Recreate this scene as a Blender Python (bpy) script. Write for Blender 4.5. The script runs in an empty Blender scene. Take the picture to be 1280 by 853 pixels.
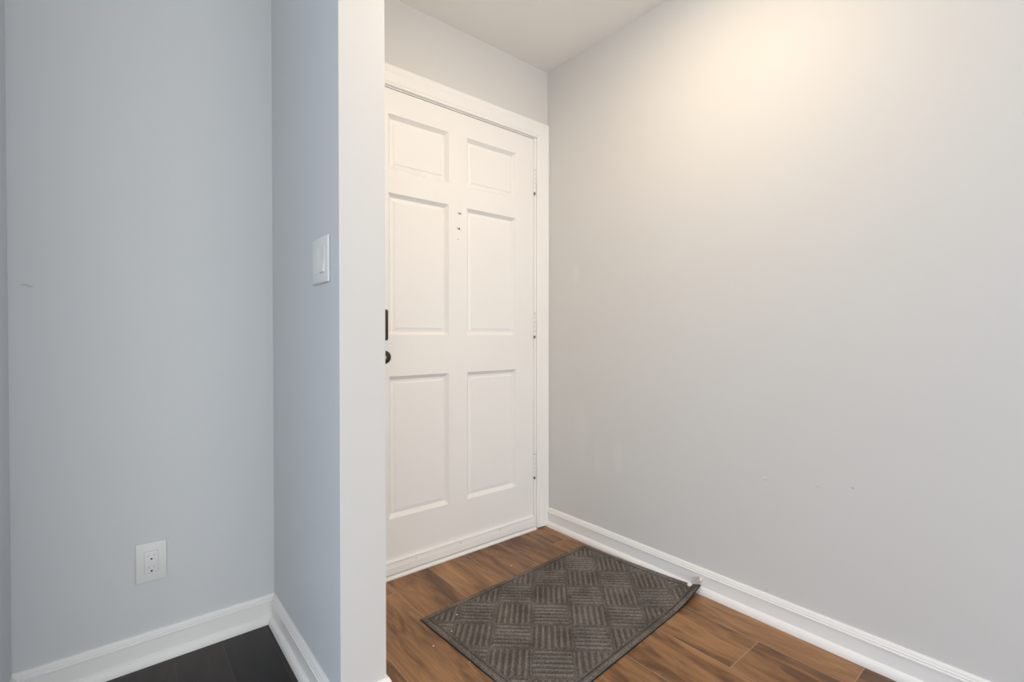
import bpy, bmesh, math, random
from mathutils import Vector, Matrix

# ------------------------------------------------------------------ camera, light, exposure
scene = bpy.context.scene
COL = scene.collection
CAM_H = 1.006
cam = bpy.data.cameras.new('camera')
cam.sensor_fit = 'HORIZONTAL'
cam.sensor_width = 36.0
cam.lens = 36.0 * 598.694 / 1280.0
cam.clip_start = 0.02
camo = bpy.data.objects.new('camera', cam)
COL.objects.link(camo)
camo.location = (0, 0, CAM_H)
camo.rotation_euler = (math.pi / 2 - 0.0102067, 0, -0.690924)
scene.camera = camo

scene.view_settings.view_transform = 'Standard'
scene.view_settings.look = 'None'
scene.view_settings.gamma = 1.0
scene.view_settings.use_curve_mapping = False
scene.view_settings.exposure = 0.0

world = bpy.data.worlds.new('daylight')
scene.world = world
world.use_nodes = True
bg = world.node_tree.nodes['Background']
# daylight from the rooms and windows around: a cool sky on the left, paler and stronger behind the camera
_nt = world.node_tree
_tc = _nt.nodes.new('ShaderNodeTexCoord')
_sx = _nt.nodes.new('ShaderNodeSeparateXYZ')
_nt.links.new(_tc.outputs['Generated'], _sx.inputs[0])
_mr = _nt.nodes.new('ShaderNodeMapRange')
_mr.interpolation_type = 'SMOOTHSTEP'
_mr.inputs['From Min'].default_value = -0.45
_mr.inputs['From Max'].default_value = -0.95
_nt.links.new(_sx.outputs[1], _mr.inputs['Value'])
_mx = _nt.nodes.new('ShaderNodeMix')
_mx.data_type = 'RGBA'
SKY_LEFT = (1.42, 1.64, 1.92)
SKY_BACK = (2.68, 2.70, 2.70)
_mx.inputs[6].default_value = (*SKY_LEFT, 1)
_mx.inputs[7].default_value = (*SKY_BACK, 1)
_nt.links.new(_mr.outputs[0], _mx.inputs[0])
_nt.links.new(_mx.outputs[2], bg.inputs['Color'])
bg.inputs['Strength'].default_value = 1.0

LAMP_WATTS = 11.2
LAMP_COLOR = (1.0, 0.78, 0.53)
LAMP_POS = (1.09, 0.79)

# ------------------------------------------------------------------ dimensions
YD = 1.845      # door wall face
XR = 1.770      # right wall face
XP = 0.428      # partition face towards the left nook
XE = 0.550      # partition face towards the entry
YE = 1.191      # partition end face
XL = -0.222     # nook left wall face
ZC = 2.400      # ceiling


# ------------------------------------------------------------------ helpers
def obj(name, bm, mat, parent=None, smooth=False):
    bmesh.ops.recalc_face_normals(bm, faces=bm.faces[:])
    me = bpy.data.meshes.new(name)
    bm.to_mesh(me)
    bm.free()
    o = bpy.data.objects.new(name, me)
    COL.objects.link(o)
    me.materials.append(mat)
    if smooth:
        for p in me.polygons:
            p.use_smooth = True
        try:
            me.set_sharp_from_angle(angle=math.radians(35))
        except Exception:
            pass
    if parent is not None:
        o.parent = parent
        o.matrix_parent_inverse = parent.matrix_basis.inverted()
    return o


def box(bm, x0, x1, y0, y1, z0, z1, bevel=0.0, seg=2):
    r = bmesh.ops.create_cube(bm, size=1.0)
    vs = r['verts']
    for v in vs:
        v.co = Vector((x0 + (v.co.x + .5) * (x1 - x0), y0 + (v.co.y + .5) * (y1 - y0), z0 + (v.co.z + .5) * (z1 - z0)))
    if bevel > 0:
        es = list({e for v in vs for e in v.link_edges})
        bmesh.ops.bevel(bm, geom=es, offset=bevel, segments=seg, profile=0.5, affect='EDGES', clamp_overlap=True)


def lathe(bm, prof, mtx, n=32):
    """prof: list of (radius, axial) turned about local Z, placed by mtx."""
    rings = []
    for r, a in prof:
        if r < 1e-6:
            rings.append([bm.verts.new(mtx @ Vector((0, 0, a)))])
        else:
            rings.append([bm.verts.new(mtx @ Vector((r * math.cos(2 * math.pi * k / n), r * math.sin(2 * math.pi * k / n), a))) for k in range(n)])
    for A, B in zip(rings, rings[1:]):
        for k in range(n):
            a0 = A[k % len(A)]; a1 = A[(k + 1) % len(A)]
            b0 = B[k % len(B)]; b1 = B[(k + 1) % len(B)]
            vs = []
            for v in (a0, a1, b1, b0):
                if v not in vs:
                    vs.append(v)
            if len(vs) >= 3:
                try:
                    bm.faces.new(vs)
                except ValueError:
                    pass


def axis_matrix(origin, direction):
    d = Vector(direction).normalized()
    q = Vector((0, 0, 1)).rotation_difference(d)
    return Matrix.Translation(Vector(origin)) @ q.to_matrix().to_4x4()


def sweep_wall(bm, path, prof):
    """sweep a profile (offset from the wall, height) along a plan polyline; the room lies to the LEFT of the path."""
    P = [Vector((p[0], p[1])) for p in path]
    N = []
    for a, b in zip(P, P[1:]):
        d = (b - a).normalized()
        N.append(Vector((-d.y, d.x)))
    rows = []
    for i, p in enumerate(P):
        if i == 0:
            m = N[0]
        elif i == len(P) - 1:
            m = N[-1]
        else:
            m = (N[i - 1] + N[i]) / (1 + N[i - 1].dot(N[i]))
        rows.append([bm.verts.new((p.x + m.x * o, p.y + m.y * o, z)) for o, z in prof])
    n = len(prof)
    for A, B in zip(rows, rows[1:]):
        for k in range(n):
            bm.faces.new((A[k], A[(k + 1) % n], B[(k + 1) % n], B[k]))
    bm.faces.new(rows[0])
    bm.faces.new(list(reversed(rows[-1])))


def meta(o, label=None, cat=None, group=None, kind=None):
    if label: o['label'] = label
    if cat: o['category'] = cat
    if group: o['group'] = group
    if kind: o['kind'] = kind
    return o


def empty(name, loc, label, cat, group=None):
    o = bpy.data.objects.new(name, None)
    COL.objects.link(o)
    o.location = loc
    o.empty_display_size = 0.05
    return meta(o, label, cat, group)


# ------------------------------------------------------------------ materials
class NT:
    def __init__(self, name):
        self.m = bpy.data.materials.new(name)
        self.m.use_nodes = True
        self.t = self.m.node_tree
        self.b = self.t.nodes['Principled BSDF']

    def n(self, kind, **kw):
        nd = self.t.nodes.new(kind)
        for k, v in kw.items():
            setattr(nd, k, v)
        return nd

    def link(self, a, b):
        self.t.links.new(a, b)

    def math(self, op, a, b=None, clamp=False):
        nd = self.n('ShaderNodeMath', operation=op, use_clamp=clamp)
        for i, v in enumerate((a, b)):
            if v is None:
                continue
            if isinstance(v, (int, float)):
                nd.inputs[i].default_value = v
            else:
                self.link(v, nd.inputs[i])
        return nd.outputs[0]

    def vmath(self, op, a, b=None):
        nd = self.n('ShaderNodeVectorMath', operation=op)
        for i, v in enumerate((a, b)):
            if v is None:
                continue
            if isinstance(v, (tuple, list, Vector)):
                nd.inputs[i].default_value = v
            else:
                self.link(v, nd.inputs[i])
        return nd.outputs['Value'] if op in ('LENGTH', 'DOT_PRODUCT') else nd.outputs['Vector']

    def noise(self, vec, scale, detail=4, rough=0.55, dist=0.0):
        nd = self.n('ShaderNodeTexNoise')
        nd.inputs['Scale'].default_value = scale
        nd.inputs['Detail'].default_value = detail
        nd.inputs['Roughness'].default_value = rough
        nd.inputs['Distortion'].default_value = dist
        if vec is not None:
            self.link(vec, nd.inputs['Vector'])
        return nd.outputs[0]

    def ramp(self, fac, stops, interp='LINEAR'):
        nd = self.n('ShaderNodeValToRGB')
        cr = nd.color_ramp
        cr.interpolation = interp
        while len(cr.elements) > 1:
            cr.elements.remove(cr.elements[-1])
        for i, (p, c) in enumerate(stops):
            e = cr.elements[0] if i == 0 else cr.elements.new(p)
            e.position = p
            e.color = (*c, 1) if len(c) == 3 else c
        self.link(fac, nd.inputs[0])
        return nd.outputs[0]

    def mix(self, fac, a, b, blend='MIX'):
        nd = self.n('ShaderNodeMix', data_type='RGBA', blend_type=blend)
        for s, v in ((nd.inputs[0], fac), (nd.inputs[6], a), (nd.inputs[7], b)):
            if isinstance(v, (int, float)):
                s.default_value = v
            elif isinstance(v, (tuple, list)):
                s.default_value = (*v, 1) if len(v) == 3 else v
            else:
                self.link(v, s)
        return nd.outputs[2]

    def bump(self, height, strength, dist=0.001):
        nd = self.n('ShaderNodeBump')
        nd.inputs['Strength'].default_value = strength
        nd.inputs['Distance'].default_value = dist
        self.link(height, nd.inputs['Height'])
        self.link(nd.outputs[0], self.b.inputs['Normal'])

    def pos(self):
        return self.n('ShaderNodeNewGeometry').outputs['Position']


def paint(name, color, rough=0.6, spec=0.3, tex=0.0, marks=()):
    """plain painted surface; marks: (centre, radii, colour, amount) touch-up blotches and scuffs with a shape of their own."""
    t = NT(name)
    p = t.pos()
    c = t.mix(t.noise(p, 3.0, 3), tuple(v * 0.985 for v in color), tuple(min(1, v * 1.015) for v in color))
    for ctr, rad, mc, amt in marks:
        d = t.vmath('SUBTRACT', p, ctr)
        d = t.vmath('DIVIDE', d, rad)
        ln = t.vmath('LENGTH', d)
        mr = t.n('ShaderNodeMapRange', interpolation_type='SMOOTHSTEP')
        mr.inputs['From Min'].default_value = 1.0
        mr.inputs['From Max'].default_value = 0.45
        mr.inputs['To Min'].default_value = 0.0
        mr.inputs['To Max'].default_value = amt
        t.link(ln, mr.inputs['Value'])
        c = t.mix(mr.outputs[0], c, mc)
    t.link(c, t.b.inputs['Base Color'])
    t.b.inputs['Roughness'].default_value = rough
    t.b.inputs['Specular IOR Level'].default_value = spec
    if tex > 0:
        t.bump(t.noise(p, 240.0, 2), tex, 0.0006)
    return t.m


WALL = (0.678, 0.670, 0.655)          # pale wall gray, the entry's warm light mixed into the colour
NOOK_COOL_LIGHT = (0.650, 0.674, 0.694)          # same wall gray, the nook's cool daylight mixed into the colour
LIGHTER = (0.76, 0.76, 0.75)
DARKER = (0.38, 0.37, 0.37)
M = {}
M['wall_plain'] = paint('gray wall paint', WALL, 0.62, 0.25, 0.25)
M['wall_right'] = paint('gray wall paint with touch ups', WALL, 0.62, 0.25, 0.25, marks=[
    ((XR, 1.376, .450), (.05, .032, .105), LIGHTER, 0.35),
    ((XR, 1.640, 1.315), (.05, .030, .060), LIGHTER, 0.30),
    ((XR, 1.600, .540), (.05, .060, .170), LIGHTER, 0.18),
    ((XR, 1.500, .420), (.05, .020, .100), LIGHTER, 0.20),
    ((XR, .734, .505), (.05, .009, .006), LIGHTER, 0.8),
    ((XR, .733, .497), (.05, .008, .004), DARKER, 0.30),
    ((XR, .568, .512), (.05, .010, .0025), DARKER, 0.35),
    ((XR, .471, .531), (.05, .005, .0035), DARKER, 0.75),
    ((XR, .726, .104), (.05, .012, .004), DARKER, 0.30),
])
M['wall_nook'] = paint('gray wall paint with cool light', NOOK_COOL_LIGHT, 0.62, 0.25, 0.25)
M['wall_back'] = paint('gray wall paint with scuff and cool light', NOOK_COOL_LIGHT, 0.62, 0.25, 0.25, marks=[
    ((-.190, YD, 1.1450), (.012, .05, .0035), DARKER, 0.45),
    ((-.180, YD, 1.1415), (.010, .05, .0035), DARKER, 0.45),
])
M['trim'] = paint('white satin trim paint', (0.87, 0.86, 0.845), 0.38, 0.45)
M['door'] = paint('white door paint', (0.855, 0.845, 0.83), 0.40, 0.45)
M['ceiling'] = paint('flat white ceiling paint', (0.91, 0.90, 0.875), 0.85, 0.1, 0.3)
M['plastic'] = paint('white plastic', (0.78, 0.79, 0.78), 0.35, 0.5)
M['slot'] = paint('dark slot', (0.02, 0.02, 0.02), 0.6, 0.2)
M['faint_slot'] = paint('pale slot', (0.50, 0.50, 0.49), 0.6, 0.2)


def metal(name, color, rough, metallic=1.0):
    t = NT(name)
    p = t.pos()
    c = t.mix(t.noise(p, 60.0, 3), tuple(v * .9 for v in color), tuple(min(1, v * 1.1) for v in color))
    t.link(c, t.b.inputs['Base Color'])
    t.b.inputs['Metallic'].default_value = metallic
    t.b.inputs['Roughness'].default_value = rough
    return t.m


M['bronze'] = metal('oil rubbed bronze', (0.075, 0.060, 0.048), 0.32, 0.85)
M['nickel'] = metal('satin nickel', (0.62, 0.58, 0.53), 0.33)
M['rubber_white'] = paint('white rubber', (0.80, 0.78, 0.74), 0.5, 0.4)
M['rubber_black'] = paint('black rubber', (0.022, 0.021, 0.020), 0.7, 0.3)
M['tarnish'] = metal('tarnished steel', (.22, .20, .18), .5, .6)
M['crumb'] = paint('white crumb', (0.85, 0.83, 0.78), 0.7, 0.2)
M['raw_wood'] = paint('bare tan wood', (0.50, 0.38, 0.25), 0.7, 0.2)


def wood_floor(name, x0, width, length, end0, shift, stops, seam_col, seam_amt, rough, tone_amp, spec=0.4):
    t = NT(name)
    p = t.pos()
    sep = t.n('ShaderNodeSeparateXYZ')
    t.link(p, sep.inputs[0])
    X, Y = sep.outputs[0], sep.outputs[1]
    u = t.math('DIVIDE', t.math('SUBTRACT', X, x0), width)
    k = t.math('FLOOR', u)
    fu = t.math('FRACT', u)
    yo = t.math('ADD', t.math('SUBTRACT', Y, end0), t.math('MULTIPLY', k, shift))
    v = t.math('DIVIDE', yo, length)
    j = t.math('FLOOR', v)
    fv = t.math('FRACT', v)
    idv = t.n('ShaderNodeCombineXYZ')
    t.link(k, idv.inputs[0]); t.link(j, idv.inputs[1])
    wn = t.n('ShaderNodeTexWhiteNoise', noise_dimensions='2D')
    t.link(idv.outputs[0], wn.inputs['Vector'])
    rnd = wn.outputs['Value']
    # grain space: stretched along the plank, shifted for each plank
    gx = t.math('ADD', X, t.math('MULTIPLY', rnd, 7.3))
    gy = t.math('ADD', t.math('MULTIPLY', Y, 0.16), t.math('MULTIPLY', rnd, 3.1))
    g = t.n('ShaderNodeCombineXYZ')
    t.link(gx, g.inputs[0]); t.link(gy, g.inputs[1]); t.link(rnd, g.inputs[2])
    warp = t.n('ShaderNodeTexNoise')
    warp.inputs['Scale'].default_value = 7.0
    warp.inputs['Detail'].default_value = 2.0
    t.link(g.outputs[0], warp.inputs['Vector'])
    wv = t.vmath('MULTIPLY', t.vmath('SUBTRACT', warp.outputs[1], (.5, .5, .5)), (.13, .03, 0))
    gv = t.vmath('ADD', g.outputs[0], wv)
    broad = t.noise(gv, 8.0, 3, 0.55, 0.8)
    rings = t.noise(gv, 19.0, 3, 0.58, 1.8)
    fine = t.noise(t.vmath('MULTIPLY', gv, (1, .35, 1)), 160.0, 3, 0.6)
    s = t.math('ADD', t.math('MULTIPLY', broad, 0.55), t.math('MULTIPLY', rings, 0.45))
    s = t.math('ADD', s, t.math('MULTIPLY', t.math('SUBTRACT', fine, .5), 0.15))
    s = t.math('ADD', s, t.math('MULTIPLY', t.math('SUBTRACT', rnd, .5), tone_amp))
    c = t.ramp(s, stops)
    # seams
    eu = t.math('MULTIPLY', t.math('MINIMUM', fu, t.math('SUBTRACT', 1.0, fu)), width)
    ev = t.math('MULTIPLY', t.math('MINIMUM', fv, t.math('SUBTRACT', 1.0, fv)), length)
    d = t.math('MINIMUM', eu, ev)
    mr = t.n('ShaderNodeMapRange')
    mr.inputs['From Min'].default_value = 0.0008
    mr.inputs['From Max'].default_value = 0.0022
    mr.inputs['To Min'].default_value = 1.0
    mr.inputs['To Max'].default_value = 0.0
    t.link(d, mr.inputs['Value'])
    c = t.mix(t.math('MULTIPLY', mr.outputs[0], seam_amt), c, seam_col)
    t.link(c, t.b.inputs['Base Color'])
    t.b.inputs['Roughness'].default_value = rough
    t.b.inputs['Specular IOR Level'].default_value = spec
    h = t.math('SUBTRACT', t.math('MULTIPLY', rings, 0.4), mr.outputs[0])
    t.bump(h, 0.25, 0.0008)
    return t.m


M['floor_entry'] = wood_floor('brown wood planks', 1.428 - .195 * 7, .195, 1.22, .69 + .26 * 7 - 1.22 * 2, .26, [
    (.30, (.066, .029, .013)), (.42, (.145, .067, .027)), (.51, (.255, .125, .050)), (.61, (.355, .182, .074)), (.74, (.46, .260, .120))],
    (.40, .30, .20), 0.6, 0.36, 0.12)
M['floor_dark'] = wood_floor('dark espresso planks', .262 - .13 * 4, .13, 1.1, .35, .37, [
    (.30, (.008, .007, .0065)), (.45, (.016, .013, .012)), (.60, (.028, .020, .017)), (.75, (.042, .028, .023))],
    (.050, .050, .052), 0.5, 0.34, 0.12)


def mat_fibre():
    t = NT('ribbed gray brown mat pile')
    p = t.pos()
    n1 = t.noise(p, 900.0, 2, 0.7)
    n2 = t.noise(p, 220.0, 3, 0.7)
    n3 = t.noise(p, 9.0, 3)
    s = t.math('ADD', t.math('MULTIPLY', n1, 0.5), t.math('MULTIPLY', n2, 0.5))
    s = t.math('ADD', s, t.math('MULTIPLY', t.math('SUBTRACT', n3, .5), 0.25))
    at = t.n('ShaderNodeAttribute', attribute_name='rib')
    s = t.math('ADD', s, t.math('MULTIPLY', t.math('SUBTRACT', at.outputs['Fac'], .45), 0.11))
    c = t.ramp(s, [(.33, (.036, .032, .029)), (.5, (.116, .104, .092)), (.64, (.27, .246, .222))])
    t.link(c, t.b.inputs['Base Color'])
    t.b.inputs['Roughness'].default_value = 0.95
    t.b.inputs['Specular IOR Level'].default_value = 0.1
    t.bump(n1, 0.5, 0.001)
    return t.m


M['pile'] = mat_fibre()

# ------------------------------------------------------------------ the setting
S = dict(kind='structure')

DX0, DX1 = 0.752, 1.671        # door slab
DZ0, DZ1 = 0.018, 2.024
JX0, JX1, JZ = 0.749, 1.674, 2.028   # clear opening between the jambs

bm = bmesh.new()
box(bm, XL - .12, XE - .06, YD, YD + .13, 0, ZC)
meta(obj('wall_nook', bm, M['wall_back']), 'gray wall in cool light above the outlet', 'wall', **S)

bm = bmesh.new()
box(bm, XE - .06, JX0 - .022, YD, YD + .13, 0, ZC)
box(bm, JX1 + .022, XR + .12, YD, YD + .13, 0, ZC)
box(bm, JX0 - .022, JX1 + .022, YD, YD + .13, JZ + .022, ZC)
meta(obj('wall_back', bm, M['wall_plain']), 'pale gray wall around the white front door', 'wall', **S)

bm = bmesh.new()
box(bm, XR, XR + .12, -2.4, YD, 0, ZC)
meta(obj('wall_right', bm, M['wall_right']), 'long gray wall beside the door with a warm glow near the top', 'wall', **S)

bm = bmesh.new()
box(bm, XP, XE, YE, YD, 0, ZC, 0.0012, 2)
part = meta(obj('wall_partition', bm, M['wall_plain']), 'narrow wall end between the gray nook and the entry', 'wall', **S)

part.data.materials.append(M['wall_nook'])          # the side towards the nook takes the gray with cool light painted in
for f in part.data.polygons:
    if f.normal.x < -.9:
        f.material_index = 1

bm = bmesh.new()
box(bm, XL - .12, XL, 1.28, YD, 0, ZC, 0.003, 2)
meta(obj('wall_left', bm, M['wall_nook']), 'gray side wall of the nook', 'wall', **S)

bm = bmesh.new()
box(bm, XP + .06, XR + .12, -2.4, YD + .13, -.06, 0)
meta(obj('floor_entry', bm, M['floor_entry']), 'warm brown wood plank floor of the entry', 'floor', **S)

bm = bmesh.new()
box(bm, -3.6, XP + .06, -2.4, YD + .13, -.06, 0)
meta(obj('floor_left', bm, M['floor_dark']), 'dark espresso wood floor of the nook', 'floor', **S)

bm = bmesh.new()
box(bm, -3.6, XR + .12, -2.4, YD + .13, ZC, ZC + .06)
meta(obj('ceiling', bm, M['ceiling']), 'flat white ceiling', 'ceiling', **S)

# baseboards with a shoe moulding: (offset from wall, height)
BASE = [(0, 0), (.0255, 0), (.0252, .007), (.0235, .014), (.0205, .020), (.0165, .0245), (.0125, .026),
        (.0120, .027), (.0120, .0695), (.0145, .0715), (.0145, .0760), (.0122, .0775), (.0118, .0835), (.0098, .0850),
        (.0088, .0900), (.0060, .0945), (.0035, .0955), (0, .0955)]


def baseboard(name, path, label):
    bm = bmesh.new()
    sweep_wall(bm, path, BASE)
    return meta(obj(name, bm, M['trim'], smooth=False), label, 'baseboard', **S)


baseboard('baseboard_right', [(XR, -2.4), (XR, YD - .016)], 'white stepped baseboard along the long gray wall')
baseboard('baseboard_left', [(XP, YD - .0), (XL, YD), (XL, 1.28)][0:2], 'white baseboard under the outlet in the nook')
baseboard('baseboard_nook', [(XL, YD - .0256), (XL, 1.28)], 'white baseboard of the nook side wall')
baseboard('baseboard_partition', [(XE, YD - .017), (XE, YE), (XP, YE), (XP, YD - .0256)],
          'white baseboard wrapping the narrow wall end')

# --- door jamb + casing (trim_1)
bm = bmesh.new()
for x0, x1, z0, z1 in ((JX0 - .022, JX0, 0, JZ + .022), (JX1, JX1 + .022, 0, JZ + .022), (JX0, JX1, JZ, JZ + .022)):
    box(bm, x0, x1, YD, YD + .13, z0, z1)
# stops behind the slab
box(bm, JX0, JX0 + .012, YD + .046, YD + .085, 0, JZ)
box(bm, JX1 - .012, JX1, YD + .046, YD + .085, 0, JZ)
box(bm, JX0 + .012, JX1 - .012, YD + .046, YD + .085, JZ - .012, JZ)
jamb = meta(obj('trim_1', bm, M['trim']), 'white painted frame round the front door', 'door frame', **S)

CAS = [(0, 0), (0, .0085), (.0015, .0105), (.0045, .0115), (.0075, .0105), (.0090, .0085), (.0130, .0080), (.0150, .0100),
       (.0300, .0115), (.0500, .0140), (.0600, .0165), (.0660, .0172), (.0680, .0155), (.0710, .0160), (.0790, .0160), (.0825, .0140), (.0825, 0)]
CX0, CX1, CZ = 0.737, 1.6865, 2.033


def casing(bm, pts, cap=True):
    """pts: list of (inner x, inner z, mitre dx, mitre dz)"""
    rows = [[bm.verts.new((x + dx * w, YD - th, z + dz * w)) for w, th in CAS] for x, z, dx, dz in pts]
    n = len(CAS)
    for A, B in zip(rows, rows[1:]):
        for k in range(n):
            bm.faces.new((A[k], A[(k + 1) % n], B[(k + 1) % n], B[k]))
    bm.faces.new(rows[0]); bm.faces.new(list(reversed(rows[-1])))


for pts in ([(CX0, 0.002, -1, 0), (CX0, CZ, -1, 1)], [(CX0, CZ, -1, 1), (CX1, CZ, 1, 1)], [(CX1, CZ, 1, 1), (CX1, 0.004, 1, 0)]):
    bm = bmesh.new()
    casing(bm, pts)
    obj('casing', bm, M['trim'], jamb)

# --- threshold (trim_2)
bm = bmesh.new()
prof = [(1.975, 0), (1.826, 0), (1.8245, .002), (1.8240, .006), (1.8255, .0100), (1.829, .0120), (1.836, .0150), (1.975, .0165)]
a = [bm.verts.new((JX0 - .004, y, z)) for y, z in prof]
b = [bm.verts.new((JX1 + .0, y, z)) for y, z in prof]
for k in range(len(prof)):
    bm.faces.new((a[k], a[(k + 1) % len(prof)], b[(k + 1) % len(prof)], b[k]))
bm.faces.new(a); bm.faces.new(list(reversed(b)))
sill = meta(obj('trim_2', bm, M['trim']), 'white threshold strip under the front door', 'threshold', **S)
bm = bmesh.new()
box(bm, JX1 + .001, JX1 + .011, 1.8225, 1.8275, .0006, .013, .002)
obj('end_chip', bm, M['raw_wood'], sill)['label'] = 'bare tan chipped end'

# --- the door slab with six recesses, raised panels in them
PANX = [(.866, 1.1575), (1.2565, 1.5535)]
PANZ = [(.2465, .839), (1.010, 1.598), (1.694, 1.9225)]
REC = 0.0180    # depth of recess
STK = 0.0155    # width of sloped sticking


def door_slab():
    bm = bmesh.new()
    xs = sorted({DX0, DX1, *[v for p in PANX for v in p]})
    zs = sorted({DZ0, DZ1, *[v for p in PANZ for v in p]})
    vg = {}

    def V(x, y, z):
        k = (round(x, 6), round(y, 6), round(z, 6))
        if k not in vg:
            vg[k] = bm.verts.new((x, y, z))
        return vg[k]
    for x0, x1 in zip(xs, xs[1:]):
        for z0, z1 in zip(zs, zs[1:]):
            if (x0, x1) in PANX and (z0, z1) in PANZ:
                loops = []
                for ins, dep in ((0, 0), (.0006, .0005), (.0016, .0022), (.0138, .0172), (.0146, .0178), (STK, REC)):
                    loops.append([V(x0 + ins, YD + dep, z0 + ins), V(x1 - ins, YD + dep, z0 + ins), V(x1 - ins, YD + dep, z1 - ins), V(x0 + ins, YD + dep, z1 - ins)])
                for A, B in zip(loops, loops[1:]):
                    for k in range(4):
                        bm.faces.new((A[k], A[(k + 1) % 4], B[(k + 1) % 4], B[k]))
                bm.faces.new(loops[-1])
            else:
                bm.faces.new((V(x0, YD, z0), V(x1, YD, z0), V(x1, YD, z1), V(x0, YD, z1)))
    # sides and back
    for (xa, za), (xb, zb) in (((DX0, DZ0), (DX1, DZ0)), ((DX1, DZ0), (DX1, DZ1)), ((DX1, DZ1), (DX0, DZ1)), ((DX0, DZ1), (DX0, DZ0))):
        bm.faces.new((V(xa, YD, za), V(xb, YD, zb), V(xb, YD + .044, zb), V(xa, YD + .044, za)))
    bm.faces.new([V(x, YD + .044, z) for x, z in ((DX0, DZ0), (DX1, DZ0), (DX1, DZ1), (DX0, DZ1))])
    return bm


door = meta(obj('door_1', door_slab(), M['door']), 'white six panel front door with dark bronze knob', 'door', **S)

for x0, x1 in PANX:
    for z0, z1 in PANZ:
        bm = bmesh.new()
        loops = []
        for ins, dep in ((.0156, .0178), (.017, .0174), (.0300, .0140), (.0306, .0116), (.0325, .0112)):
            loops.append([bm.verts.new((x, YD + dep, z)) for x, z in ((x0 + ins, z0 + ins), (x1 - ins, z0 + ins), (x1 - ins, z1 - ins), (x0 + ins, z1 - ins))])
        for A, B in zip(loops, loops[1:]):
            for k in range(4):
                bm.faces.new((A[k], A[(k + 1) % 4], B[(k + 1) % 4], B[k]))
        bm.faces.new(loops[-1])
        obj('panel', bm, M['door'], door)

# sweep along the bottom of the slab
bm = bmesh.new()
prof = [(YD, .0190), (1.8330, .0195), (1.8322, .0215), (1.8318, .0475), (1.8335, .0490), (1.8330, .0505), (1.8350, .0640), (1.8335, .0655), (1.8325, .0685), (1.8335, .0715), (1.8365, .0730), (YD, .0732)]
a = [bm.verts.new((DX0 + .002, y, z)) for y, z in prof]
b = [bm.verts.new((DX1 - .002, y, z)) for y, z in prof]
for k in range(len(prof)):
    bm.faces.new((a[k], a[(k + 1) % len(prof)], b[(k + 1) % len(prof)], b[k]))
bm.faces.new(a); bm.faces.new(list(reversed(b)))
sweep = obj('door_sweep', bm, M['trim'], door)
for x in (0.985, 1.212, 1.44):
    bm = bmesh.new()
    lathe(bm, [(.0028, -.002), (.0028, .0006), (.0018, .0012), (0, .0013)], axis_matrix((x, 1.8338, .0572), (0, -1, 0)), 12)
    obj('screw', bm, M['nickel'], sweep, True)

# hinges: painted knuckles with a dark pin tip
for zc in (1.807, 1.0655, .3325):
    HXc, HYc = 1.6745, YD - .0035
    bm = bmesh.new()
    L = .115
    for k in range(5):
        z0 = zc - L / 2 + k * L / 5 + .0011
        z1 = z0 + L / 5 - .0022
        lathe(bm, [(0, z0), (.0055, z0), (.0061, z0 + .0008), (.0061, z1 - .0008), (.0055, z1), (0, z1)], Matrix.Translation((HXc, HYc, 0)), 20)
    h = obj('hinge', bm, M['trim'], door, True)
    bm = bmesh.new()
    lathe(bm, [(0, zc - L / 2), (.0040, zc - L / 2), (.0040, zc + L / 2), (.0046, zc + L / 2 + .002), (.0020, zc + L / 2 + .004), (0, zc + L / 2 + .004)],
          Matrix.Translation((HXc, HYc, 0)), 20)
    obj('hinge_pin', bm, M['faint_slot'], h, True)
    bm = bmesh.new()
    lathe(bm, [(0, zc - L / 2 - .0150), (.0034, zc - L / 2 - .0140), (.0050, zc - L / 2 - .0100), (.0054, zc - L / 2 - .0030), (.0054, zc - L / 2 - .0008), (0, zc - L / 2 - .0008)],
          Matrix.Translation((HXc, HYc, 0)), 20)
    obj('pin_tip', bm, M['tarnish'], h, True)['label'] = 'dark unpainted pin tip'

# knob and deadbolt
KX = .824
bm = bmesh.new()
mk = axis_matrix((KX, YD, .9215), (0, -1, 0))
lathe(bm, [(0, 0), (.033, 0), (.033, .003), (.030, .007), (.021, .0095), (.0125, .012), (.0115, .026), (.013, .029), (.021, .033), (.0262, .040), (.0275, .048),
           (.0262, .056), (.0215, .062), (.013, .0655), (.0095, .0658), (.0090, .0645), (0, .0643)], mk, 40)
kn = obj('door_knob', bm, M['bronze'], door, True)
bm = bmesh.new()
box(bm, KX - .0015, KX + .0015, YD - .0668, YD - .0640, .9155, .9275, .0006)
obj('lock_button', bm, M['nickel'], kn)
bm = bmesh.new()
box(bm, KX - .0325, KX + .0315, YD - .024, YD - .0002, .9885, 1.1145, .007, 4)
db = obj('deadbolt', bm, M['bronze'], door, True)
bm = bmesh.new()
lathe(bm, [(0, .022), (.014, .022), (.014, .027), (.010, .029), (0, .029)], axis_matrix((KX, YD, 1.050), (0, -1, 0)), 28)
box(bm, KX - .004, KX + .004, YD - .043, YD - .028, 1.034, 1.066, .002)
obj('thumb_turn', bm, M['bronze'], db, True)

# old screws left where a knocker was taken off
for x, z, dark in ((1.2150, 1.5665, .8), (1.2105, 1.497, 1.0), (1.2120, 1.446, .2)):
    bm = bmesh.new()
    r = .0042 if dark > .5 else .0028
    lathe(bm, [(r, .0002), (r, -.001 + .0022), (r * .8, .0022), (0, .0026)], axis_matrix((x - .0065, YD, z + .0015), (0, -1, 0)), 16)
    s = obj('screw_head', bm, M['faint_slot'], door, True)
    if dark > .5:
        bm = bmesh.new()
        lathe(bm, [(r, .0002), (r, .0010), (0, .0012)], axis_matrix((x + .002, YD, z - .0005), (0, -1, 0)), 16)
        obj('screw_hole', bm, M['slot'] if dark > .9 else M['bronze'], door, True)

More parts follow.
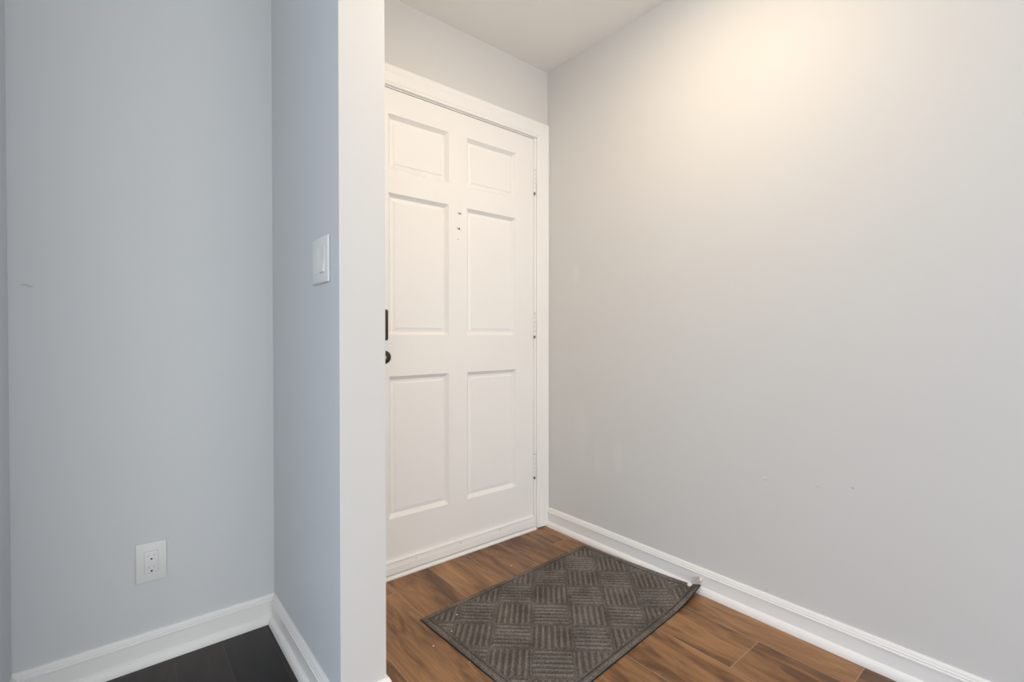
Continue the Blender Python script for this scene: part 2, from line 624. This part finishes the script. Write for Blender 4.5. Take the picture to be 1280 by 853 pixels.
# ------------------------------------------------------------------ door mat
A0 = Vector((1.106, 1.226))
UU = Vector((.0985, -.0895))
VV = Vector((-.0890, -.0945))
DET = UU.x * VV.y - UU.y * VV.x
BX0, BX1 = .852, 1.750


def smooth01(t):
    t = max(0.0, min(1.0, t))
    return t * t * (3 - 2 * t)


def lerp_tab(tab, y):
    if y <= tab[0][0]:
        return tab[0][1]
    for (ya, va), (yb, vb) in zip(tab, tab[1:]):
        if y <= yb:
            return va + (vb - va) * (y - ya) / (yb - ya)
    return tab[-1][1]


RX = [(0, 1.7545), (.05, 1.7500), (.094, 1.7482), (.232, 1.7458), (.388, 1.7435), (.535, 1.7405), (.75, 1.733), (1, 1.722)]        # right edge x by depth fraction
RZ = [(0, .0300), (.05, .0215), (.094, .0175), (.232, .0130), (.388, .0092), (.535, .0062), (.75, .0030), (1, 0)]   # right edge lift


def mat_xy(a, b):
    lx = .8535 + (.824 - .8535) * b
    rx = lerp_tab(RX, b)
    x = lx + (rx - lx) * a
    yn = .903 + (.966 - .903) * a
    yf = 1.506 + (1.543 - 1.506) * a
    return x, yn + (yf - yn) * b


def mat_lift(a, b, x):
    rx = lerp_tab(RX, b)
    lift = lerp_tab(RZ, b)
    w = .045 + .21 * (1 - b) ** 4
    t = max(0.0, 1 - (rx - x) / w) ** (1.6 + .6 * (1 - b))
    return lift * t


def mat_height(x, y, da, db_):
    """pile height above the backing and a 0..1 rib value; da, db_: distances to the nearest side edges (m)."""
    e = min(da, db_)
    if e < .030:
        if e < .004:
            return .0022 + .0020 * smooth01(e / .004), .35
        if e < .018:
            return .0042 + .0016 * math.sin(math.pi * (e - .004) / .014), .60
        if e < .025:
            return .0042 - .0034 * math.sin(math.pi * (e - .018) / .007), .0
        return .0042 + .0004 * smooth01((e - .025) / .005), .5
    d = Vector((x, y)) - A0
    s = (d.x * VV.y - d.y * VV.x) / DET
    t = (UU.x * d.y - UU.y * d.x) / DET
    i, j = math.floor(s), math.floor(t)
    fs, ft = s - i, t - j
    across, along = (fs, ft) if (i + j) % 2 == 0 else (ft, fs)
    m = min(fs, 1 - fs, ft, 1 - ft)
    if m < .035:
        return .0044 - .0006 * smooth01((.035 - m) / .03), .45
    q = (across - .035) / .93 * 6.0
    r = abs(math.sin(math.pi * q)) ** 2.6
    endf = smooth01((min(along, 1 - along) - .035) / .05)
    amp = .0048
    return .0030 + amp * (r - .15) * endf + .0006 * (1 - endf), .15 + .85 * r * endf + .3 * (1 - endf)


random.seed(4)
NA, NB = 460, 320
bm = bmesh.new()
lay = bm.verts.layers.float.new('rib')
rows = []
for jb in range(NB + 1):
    b = jb / NB
    row = []
    for ia in range(NA + 1):
        a = ia / NA
        x, y = mat_xy(a, b)
        w = lerp_tab(RX, b) - .838
        da = min(a, 1 - a) * w
        dbb = min(b, 1 - b) * .59
        hgt, rib = mat_height(x, y, da, dbb)
        z = .0020 + hgt + mat_lift(a, b, x) + random.uniform(-.00025, .00025) + .0008 * math.sin(x * 9 + 1) * math.sin(y * 11)
        v = bm.verts.new((x, y, max(z, .0035)))
        v[lay] = rib
        row.append(v)
    rows.append(row)
for jb in range(NB):
    for ia in range(NA):
        bm.faces.new((rows[jb][ia], rows[jb][ia + 1], rows[jb + 1][ia + 1], rows[jb + 1][ia]))
mat_root = empty('door_mat', (1.29, 1.22, 0), 'dark gray ribbed doormat with basket weave blocks on the brown floor', 'doormat')
obj('pile', bm, M['pile'], mat_root, True)

# rubber backing: a thin sheet a little larger than the pile
bm = bmesh.new()
NA2, NB2 = 90, 60
top, bot = [], []
for jb in range(NB2 + 1):
    b = jb / NB2
    rt, rb = [], []
    for ia in range(NA2 + 1):
        a = ia / NA2
        x, y = mat_xy(a, b)
        k = .0012
        x2 = x + (k if a == 1 else -k if a == 0 else 0) * (0 if a == 1 else 1)
        y2 = y + (k if b == 1 else -k if b == 0 else 0)
        l = mat_lift(a, b, x)
        rt.append(bm.verts.new((x2, y2, .0032 + l)))
        rb.append(bm.verts.new((x2, y2, .0006 + l)))
    top.append(rt); bot.append(rb)
for jb in range(NB2):
    for ia in range(NA2):
        bm.faces.new((top[jb][ia], top[jb][ia + 1], top[jb + 1][ia + 1], top[jb + 1][ia]))
        bm.faces.new((bot[jb][ia], bot[jb + 1][ia], bot[jb + 1][ia + 1], bot[jb][ia + 1]))
for ia in range(NA2):
    bm.faces.new((top[0][ia], bot[0][ia], bot[0][ia + 1], top[0][ia + 1]))
    bm.faces.new((top[NB2][ia], top[NB2][ia + 1], bot[NB2][ia + 1], bot[NB2][ia]))
for jb in range(NB2):
    bm.faces.new((top[jb][0], top[jb + 1][0], bot[jb + 1][0], bot[jb][0]))
    bm.faces.new((top[jb][NA2], bot[jb][NA2], bot[jb + 1][NA2], top[jb + 1][NA2]))
o = obj('rubber_backing', bm, M['rubber_black'], mat_root, True)
o['label'] = 'thin black rubber edge'

# ------------------------------------------------------------------ door stop on the baseboard
sy, sz = .9735, .0500
ds = empty('door_stop', (XR - .012, sy, sz), 'small satin nickel door stop on the white baseboard above the mat corner', 'door stop')
mx = axis_matrix((XR - .0120, sy, sz), (-1, .02, .045))
bm = bmesh.new()
lathe(bm, [(0, 0), (.0118, 0), (.0122, .0018), (.0108, .0040), (.0084, .0085), (.0072, .0150), (.0062, .0220), (.0057, .0300), (0, .0300)], mx, 28)
obj('base', bm, M['nickel'], ds, True)
bm = bmesh.new()
lathe(bm, [(0, .028), (.0056, .028), (.0050, .0620), (0, .0620)], mx, 24)
obj('rod', bm, M['nickel'], ds, True)
bm = bmesh.new()
lathe(bm, [(0, .0600), (.0055, .0602), (.0066, .0630), (.0068, .0700), (.0062, .0745), (.0040, .0765), (0, .0770)], mx, 24)
obj('rubber_tip', bm, M['rubber_white'], ds, True)['label'] = 'white rubber tip'

# ------------------------------------------------------------------ wall outlet in the nook
ox, oz = .0795, .3105
ou = empty('wall_outlet', (ox, YD, oz), 'white rectangular wall outlet above the baseboard in the nook', 'outlet')
bm = bmesh.new()
box(bm, ox - .0385, ox + .0385, YD - .0065, YD - .0002, oz - .0600, oz + .0600, .0028, 3)
obj('cover_plate', bm, M['plastic'], ou, True)
bm = bmesh.new()
box(bm, ox - .0168, ox + .0168, YD - .0085, YD - .005, oz - .0335, oz + .0335, .0009, 2)
rc = obj('receptacle', bm, M['plastic'], ou, True)
bm = bmesh.new()
for z0, z1 in ((-.0342, -.0335), (.0335, .0342)):
    box(bm, ox - .0175, ox + .0175, YD - .0068, YD - .0060, oz + z0, oz + z1)
for s0, s1 in ((-.0176, -.0168), (.0168, .0176)):
    box(bm, ox + s0, ox + s1, YD - .0068, YD - .0060, oz - .0342, oz + .0342)
obj('frame_gap', bm, M['faint_slot'], ou)
for dz in (.0185, -.0185):
    bm = bmesh.new()
    lathe(bm, [(.0027, .0000), (.0027, .0003), (0, .0003)], axis_matrix((ox + .0005, YD - .0085, oz + dz - .0085), (0, -1, 0)), 16)
    obj('ground_hole', bm, M['slot'], rc)
    for dx, hh in ((-.0063, .0040), (.0063, .0033)):
        bm = bmesh.new()
        box(bm, ox + dx - .0008, ox + dx + .0008, YD - .0088, YD - .0084, oz + dz + .0035 - hh, oz + dz + .0035 + hh)
        obj('blade_slot', bm, M['faint_slot'], rc)

# ------------------------------------------------------------------ light switch on the partition
wy, wz = 1.318, 1.2080
sw = empty('light_switch', (XP, wy, wz), 'white light switch on the narrow partition wall near its bright corner', 'light switch')
bm = bmesh.new()
box(bm, XP - .0070, XP - .0002, wy - .0640, wy + .0640, wz - .0605, wz + .0605, .0030, 3)
obj('cover_plate', bm, M['plastic'], sw, True)
for dy, tilt in ((-.024, 1), (.024, -1)):
    bm = bmesh.new()
    # a rocker paddle with a shallow V face, one end pressed in
    y0, y1 = wy + dy - .0165, wy + dy + .0165
    zs = (wz - .033, wz, wz + .033)
    d = (.0118, .0086, .0080) if tilt > 0 else (.0078, .0084, .0088)
    A = [bm.verts.new((XP - dd, y0, z)) for dd, z in zip(d, zs)]
    B = [bm.verts.new((XP - dd, y1, z)) for dd, z in zip(d, zs)]
    A2 = [bm.verts.new((XP - .006, y0, z)) for z in zs]
    B2 = [bm.verts.new((XP - .006, y1, z)) for z in zs]
    for k in range(2):
        bm.faces.new((A[k], A[k + 1], B[k + 1], B[k]))
        bm.faces.new((A[k], A2[k], A2[k + 1], A[k + 1]))
        bm.faces.new((B[k], B[k + 1], B2[k + 1], B2[k]))
    bm.faces.new((A[0], B[0], B2[0], A2[0]))
    bm.faces.new((A[2], A2[2], B2[2], B[2]))
    obj('rocker', bm, M['plastic'], sw)

# ------------------------------------------------------------------ crumbs lying about
for x, y, z, r, lab in (
        (.786, 1.351, 0, .0022, 'tiny white crumb on the brown floor beside the left mat corner'),
        (1.325, 1.608, 0, .0020, 'tiny white crumb on the brown floor between the mat and the door'),
        (.834, 1.212, 0, .0018, 'tiny white crumb on the floor touching the side edge of the mat'),
        (.868, 1.370, .0068, .0026, 'white lint speck on the rim of the dark mat'),
        (.935, 1.440, .0068, .0024, 'white lint speck on the mat ribs near its corner')):
    bm = bmesh.new()
    bmesh.ops.create_icosphere(bm, subdivisions=2, radius=r)
    random.seed(int(x * 1000))
    for v in bm.verts:
        v.co *= random.uniform(.75, 1.15)
        v.co.z *= .7
    bmesh.ops.translate(bm, verts=bm.verts[:], vec=(x, y, z + r * .55))
    meta(obj('crumb', bm, M['crumb'], None, True), lab, 'crumb', 'white crumbs on floor and mat')

# ------------------------------------------------------------------ the ceiling lamp of the entry (just above the frame)
lx, ly = LAMP_POS
cl = empty('ceiling_light', (lx, ly, ZC), 'flush round white ceiling light of the entry beside the long gray wall', 'ceiling light')
bm = bmesh.new()
lathe(bm, [(.118, 0), (.118, -.010), (.113, -.014), (.100, -.014), (.098, -.010), (.098, 0)], Matrix.Translation((lx, ly, ZC)), 48)
obj('trim_ring', bm, M['trim'], cl, True)
te = NT('lamp lens')
te.b.inputs['Base Color'].default_value = (.9, .9, .88, 1)
te.b.inputs['Emission Color'].default_value = (*LAMP_COLOR, 1)
te.b.inputs['Emission Strength'].default_value = LAMP_WATTS / (math.pi * math.pi * .10 ** 2)
bm = bmesh.new()
lathe(bm, [(.100, -.012), (.101, -.014), (.095, -.019), (.080, -.0225), (.050, -.025), (0, -.026)], Matrix.Translation((lx, ly, ZC)), 48)
obj('lens', bm, te.m, cl, True)
